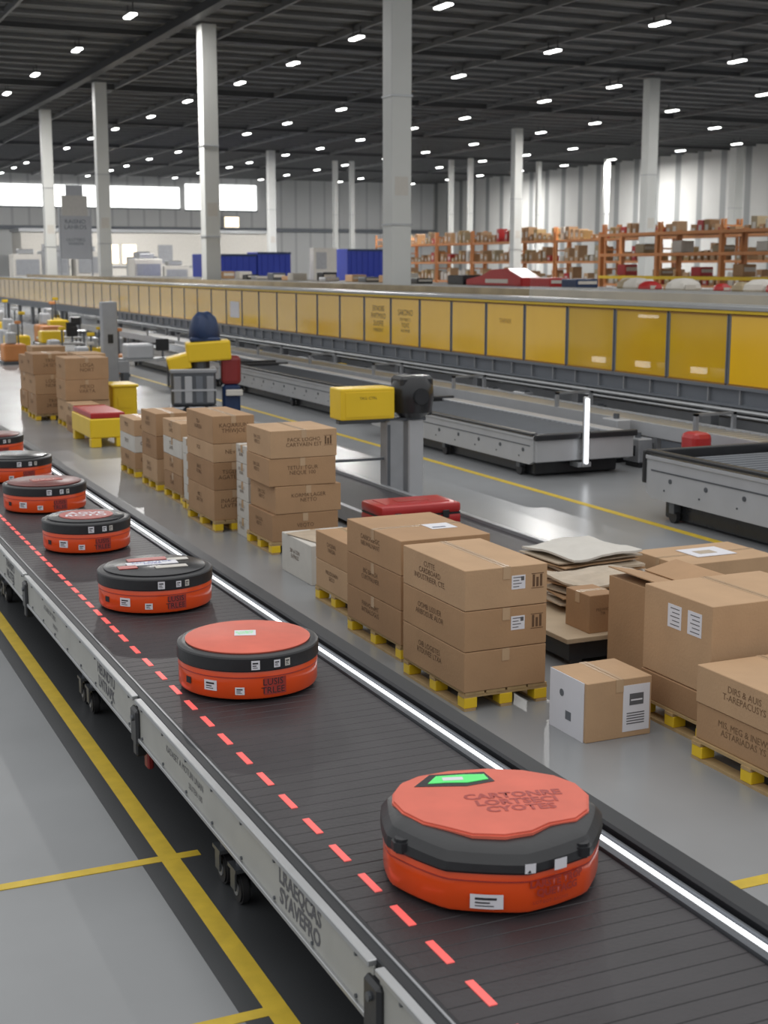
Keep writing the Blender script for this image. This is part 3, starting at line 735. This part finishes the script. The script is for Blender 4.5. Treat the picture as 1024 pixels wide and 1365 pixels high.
for yy in (18.3,19.8,20.6,21.5,22.2):
    rel(B().box(14.5,14.6,yy,yy+.08,1.32,2.36,M_steeld).cyl((14.9,yy+.3,1.65),.14,.25,M_silver,'Y',16).box(14.4,15.3,yy+.1,yy+.5,1.32,1.45,M_steel),'inner_drive',so,OS)
for yy in (18.6,20.2,21.6): rel(B().box(14.12,14.2,yy,yy+.35,1.36,1.46,M_ledglare),'inner_glare',so,OS)  # glowing bars added to stand for white reflections on the panels, not lamps
rel(B().box(14.12,14.2,20.0,20.5,2.22,2.27,M_ledglare),'inner_glare',so,OS)  # added glowing bar for the upper glare spot
b=B(); y=13.0
while y<Y1:
    b.box(13.99,14.06,y-.03,y+.03,1.24,2.42,M_gird); y+=1.6
o=rel(b,'panel_mullions',so,OS); o['kind']='stuff'
y=14.3
while y<Y1:
    for xx in (14.08,15.92): rel(B().box(xx-.09,xx+.09,y-.1,y+.1,0,.95,M_steel,.01).box(xx-.18,xx+.18,y-.18,y+.18,0,.03,M_steeld),'support_leg',so,OS)
    rel(B().box(14.15,15.83,y-.05,y+.05,.85,.95,M_gird),'cross_beam',so,OS); y+=4.0
b=B(); y=13.4
while y<60: b.box(13.93,13.98,y,y+.03,.97,1.2,M_steel); y+=.8
o=rel(b,'girder_stiffener',so,OS); o['kind']='stuff'
rel(B().box(13.95,13.97,15.2,24,2.49,2.72,M_clear),'clear_guard',so,OS)
# second deck
md=empty('mezzanine_deck',(20,50,0)); tag(md,'wide elevated deck with pale grating behind the yellow sorter','mezzanine'); OM=Vector((20,50,0))
rel(B().box(17.3,22.5,Y0,88,2.32,2.45,M_deck),'deck',md,OM)
for xx in (17.3,18.6,20,21.4,22.4): rel(B().box(xx,xx+.12,Y0,88,2.45,2.52,M_alu),'track_rail',md,OM)
rel(B().box(22.5,22.56,Y0,88,2.3,2.52,M_gird),'edge_beam',md,OM)
for yy in range(14,88,6):
    for xx in (17.4,22.2): rel(B().box(xx,xx+.2,yy,yy+.2,0,2.32,M_gird),'support_leg',md,OM)
random.seed(3)
def blob(x,y,z,s,m,label,name='wrapped_parcel'):
    ph=random.uniform(0,6)
    b=B().lathe([(0,0),(s*.9,0),(s,.15*s),(s*.9,.5*s),(s*.5,.8*s),(0,.85*s)],m,14,fn=lambda r,zz,a:(r*(1+.18*math.sin(2*a+ph)+.1*math.sin(5*a)),zz))
    b.box(-s*.5,s*.3,-s*.95,-s*.8,.1*s,.4*s,M_whitebox)
    o=b.obj(name,(x,y,z),smooth=True); tag(o,label,'parcel','wrapped parcels on the deck')
def good(x,y,z,sx,sy,sz,m,name,label,cat):
    o=B().box(-sx/2,sx/2,-sy/2,sy/2,0,sz,m,.03,seg=2).box(-sx/2+.05,sx/2-.05,-sy/2-.01,-sy/2,sz*.4,sz*.75,M_whitebox).obj(name,(x,y,z)); tag(o,label,cat); return o
for k in range(18):
    m=[M_redp,M_whitebox,M_card2,M_redp,M_whitebox,M_deck][k%6]
    blob(20.9+random.uniform(-.5,.3),17.6+k*.8,2.52,random.uniform(.20,.36),m,['red','white','brown','red','white','tan'][k%6]+' wrapped parcel riding on the deck')
for k in range(16):
    m=[M_blks,M_whitebox,M_card,M_steeld,M_card2,M_steel][k%6]
    good(20.9+random.uniform(-.6,.3),43.3+k*1.5,2.52,.6,.7,random.uniform(.15,.35),m,'deck_tote','small tote riding on the deck','tote')
rm=empty('red_sorter_head',(21,37.6,2.52)); tag(rm,'red sorter head cover with sloping sides on the deck','machine')
B().prism([(-1.6,0),(1.9,0),(1.9,.18),(.9,.30),(.3,.48),(-.7,.52),(-1.3,.34),(-1.6,.25)],-.35,.35,M_redp,'X',bev=.03).obj('cover',parent=rm)
B().box(-.4,.4,2.0,3.1,0,.3,M_blks,.03).obj('motor',parent=rm)
B().box(-.36,-.35,-.8,.6,.08,.2,M_whitebox).obj('stripe',parent=rm)
good(20.8,34.6,2.52,.7,1.1,.26,M_redp,'deck_tote','low red tote riding on the deck','tote'); good(20.9,33.2,2.52,.7,.8,.24,M_blue2,'deck_tote','low dark blue tote riding on the deck','tote')

# ---------------------------------------------------------------- pallet racks on right
random.seed(11)
def rackat(y0):
    r=empty('pallet_rack',(50,y0,0)); tag(r,'orange steel pallet rack loaded with cartons','rack','orange pallet racks')
    return r
frame=B().box(-.6,-.48,-.06,.06,0,5.7,M_rorg).box(.48,.6,-.06,.06,0,5.7,M_rorg)
for zz in (.5,1.7,2.9,4.1,5.3): frame.box(-.5,.5,-.03,.03,zz,zz+.08,M_rorg)
frame=frame.obj('upright_frame')
beam=B().box(-.62,-.52,.06,5.64,0,.14,M_rorg).box(.52,.62,.06,5.64,0,.14,M_rorg).box(-.55,.55,.06,5.64,.1,.13,M_wood).obj('shelf_level')
gm=[]
for m in (M_card,M_card2,M_card3,M_whitebox,M_deck,M_wood,M_card2,M_redp):
    g=B().box(-.36,.36,-.25,.25,0,.6,m,.02).box(-.37,-.36,-.12,.12,.15,.4,M_whitebox).box(-.36,.36,-.04,.04,.6,.605,M_tape)
    gm.append(g.obj('storage_carton'))
for i in range(9):
    y0=58+5.95*i; r=rackat(y0)
    for yy in (.06,5.7):
        f=frame.copy(); link(f); f.parent=r; f.location=(0,yy,0)
    for zz in (1.9,3.3,4.7):
        f=beam.copy(); link(f); f.parent=r; f.location=(0,0,zz)
        for kk in range(9):
            if random.random()<.08 : continue
            s=random.choice(gm).copy(); link(s)
            s.scale=(1,random.uniform(.7,1.15),random.uniform(.4,1.7)if zz<4.5 else random.uniform(.3,1.6))
            s.location=(50,y0+.45+kk*.61,zz+.14)
            tag(s,'carton stored on orange rack shelf','cardboard box','cartons on orange racks')
bpy.data.objects.remove(frame); bpy.data.objects.remove(beam)
for g in gm: bpy.data.objects.remove(g)
nr=empty('orange_rack',(33,38,0)); tag(nr,'orange and yellow steel rack with nearly empty shelves','rack')
for yy in (0,4,8,12):
    B().box(-.6,-.45,yy-.08,yy+.08,0,4.5,M_rorg,).box(.45,.6,yy-.08,yy+.08,0,4.5,M_rorg).obj('upright_frame',parent=nr)
for zz,mm in ((2.6,M_yel2),(3.5,M_rorg),(4.3,M_rorg)):
    B().box(-.62,-.5,0,12,zz,zz+.12,mm).box(.5,.62,0,12,zz,zz+.12,mm).box(-.5,.5,0,12,zz+.08,zz+.11,M_wood).obj('shelf_level',parent=nr)
for k in range(9):
    m=[M_redp,M_whitebox,M_card,M_deck][k%4]
    good(33,38.8+1.25*k,3.63 if k%2 else 2.73,.6,.6,.25+.1*(k%3),m,'shelf_parcel','small parcel stored on orange rack shelf','parcel')

# ---------------------------------------------------------------- distant left
def container(x0,x1,y,h,label='blue ribbed steel container'):
    b=B().box(x0,x1,y,y+2.4,0,h,M_blue,.03); x=x0+.3
    while x<x1-.2: b.box(x,x+.15,y-.05,y,.2,h-.2,M_blue); x+=.45
    b.box(x0,x1,y-.06,y,h-.15,h,M_blue2)
    o=b.obj('blue_container'); tag(o,label,'container')
container(28.9,32.9,95,3.95); container(33.0,35.5,95,4.1); container(39.9,42.9,95,4.35)
oc=empty('office_block',(33,138,0)); tag(oc,'white office block with strip windows against wall','office')
B().box(-9,16,0,5,0,6.4,M_whitebox,.02).box(-9.2,16.2,-.2,5,6.4,6.7,M_alu).box(-9,16,-.1,0,3.0,3.15,M_steel).obj('body',parent=oc)
for x,m in ((-7,M_steel),(-1.0,M_warm),(.8,M_warm),(4.5,M_steel),(9,M_steel)):
    B().box(x,x+1.4,-.06,0,3.4,5.2,m).box(x-.05,x,-.08,0,3.35,5.25,M_alu).obj('window',parent=oc)
b=B().box(-.8,.8,-.1,.1,0,1.1,M_warm).box(-.9,.9,0,.15,-.1,1.2,M_alu); tag(b.obj('wall_lamp',(48.9,149.3,7.35)),'square bright flood lamp mounted on far wall','lamp')
sg=empty('banner_stand',(21.2,100,0)); tag(sg,'tall pale grey information banner on steel posts','banner')
B().box(-1.05,1.05,-.05,.05,3.6,6.6,M_greyb).box(-.9,.9,-.05,.05,6.6,8.0,M_whitebox).box(-.6,.6,-.05,.05,8.0,8.7,M_greyb).obj('banner',parent=sg)
for xx in (-1.1,1.1): B().box(xx-.05,xx+.05,-.08,.08,0,7.2,M_steel).obj('post',parent=sg)
text(sg,"RAISNO\nLAHROS",(0,-.06,6.0),'-Y',.42,M_steeld)
text(sg,"ULOTERG\nWAREN",(0,-.06,4.8),'-Y',.3,M_steeld)
random.seed(5)
for k in range(6):
    x=20+2.6*k; y=112+random.uniform(-6,6); h=random.uniform(3.0,4.4)
    b=B().box(-1.1,1.1,-1,1,0,h,[M_whitebox,M_alu,M_whitebox][k%3],.05).box(-.9,.9,-1.05,-1,h*.6,h*.9,M_steel).box(-.8,-.2,-1.1,-1,.3,h*.4,M_alu).box(-.6,.6,-.6,.6,h,h+.4,M_alu,.05)
    tag(b.obj('packing_machine',(x,y,0)),'pale cabinet style packing machine far down the hall','machine','pale packing machines')
tag(B().box(-.9,.9,-.4,.4,0,4.4,M_whitebox,.03).box(-.7,.1,-.42,-.4,2.9,4.1,M_steel).obj('equipment_cabinet',(38.0,95,0)),'white equipment cabinet between two blue containers','cabinet')
def station(x,y,m,label):
    r=empty('workstation',(x,y,0)); tag(r,label,'workstation')
    B().box(-.7,.7,-.4,.4,.72,.78,M_alu,.01).obj('table_top',parent=r)
    for a in(-.62,.62):
        for c in(-.32,.32): B().box(a-.03,a+.03,c-.03,c+.03,0,.72,M_steeld).obj('leg',parent=r)
    B().box(-.6,.1,-.3,.3,.78,1.15,m,.05,seg=2).obj('equipment_box',parent=r)
    B().box(.25,.6,.1,.14,.95,1.25,M_blks,.01).box(.4,.45,.1,.14,.78,.95,M_steeld).obj('monitor',parent=r)
station(9.2,35.2,M_silver,'steel workstation with silver grey equipment box')
station(8.6,43.5,M_yel2,'steel workstation with yellow equipment box'); station(10.5,52,M_yel2,'steel workstation with yellow equipment box beside aisle')
station(9.3,47,M_rorg,'steel workstation with orange equipment box')
fc=empty('feeder_conveyor',(7.3,33.4,0),-.15); tag(fc,'black belted feeder conveyor on steel legs','conveyor')
B().box(-.9,.9,-.4,.4,.7,.82,M_belt,.03).obj('belt',parent=fc)
for yy in(-.43,.43):
    B().box(-.9,.9,yy-.03,yy+.03,.6,.87,M_steel).obj('side_rail',parent=fc)
    for xx in(-.8,.8): B().box(xx-.04,xx+.04,yy-.03,yy+.03,0,.6,M_steeld).obj('leg',parent=fc)
for (x,y,m,l,s) in [(8.0,37.2,M_yel2,'yellow',.8),(9.3,39.5,M_rorg,'orange',.8),(8.0,41,M_yel2,'yellow',.8),(7.6,46,M_rorg,'orange',.8),(9.9,44.5,M_yel2,'yellow',.7),(10.8,57,M_rorg,'orange',1),(9.6,61,M_yel2,'yellow',1),(11.5,49,M_silver,'grey',.8),(8.4,50,M_yel2,'yellow',.9),(9.0,55,M_silver,'grey',.9),(12.3,64,M_yel2,'yellow',1),(7.7,35.8,M_whitebox,'white',.7),(9.6,32.8,M_steel,'grey',.7)]:
    o=B().box(-.45,.45,-.5,.5,.1,.8,m,.08,seg=2).box(-.3,.1,-.35,.2,.8,1.25,M_silver,.06,seg=2).box(.15,.2,-.3,-.25,.8,1.7,M_steeld).box(.05,.3,-.33,-.22,1.6,1.72,m,.02).box(-.5,.5,-.55,.55,0,.12,M_steeld,.02).obj('floor_cart',(x,y,0)); o.scale=(s,s,s)
    tag(o,l+' compact wheeled equipment cart with upright handle','cart')

# ---------------------------------------------------------------- world
wd=bpy.data.worlds.new('world'); sc.world=wd; wd.use_nodes=True
n=wd.node_tree.nodes; l=wd.node_tree.links; bg=n['Background']
tc=n.new('ShaderNodeTexCoord'); sp=n.new('ShaderNodeSeparateXYZ'); l.new(tc.outputs['Generated'],sp.inputs[0])
cr=n.new('ShaderNodeValToRGB'); mr=n.new('ShaderNodeMapRange'); mr.inputs[1].default_value=-1; mr.inputs[2].default_value=1
l.new(sp.outputs['Z'],mr.inputs[0]); l.new(mr.outputs[0],cr.inputs[0])
e=cr.color_ramp.elements; e[0].position=.45; e[0].color=(.18,.18,.18,1); e[1].position=1; e[1].color=(1,.99,.97,1)
x=e.new(.55); x.color=(.40,.41,.42,1)
l.new(cr.outputs[0],bg.inputs[0]); bg.inputs[1].default_value=1.34
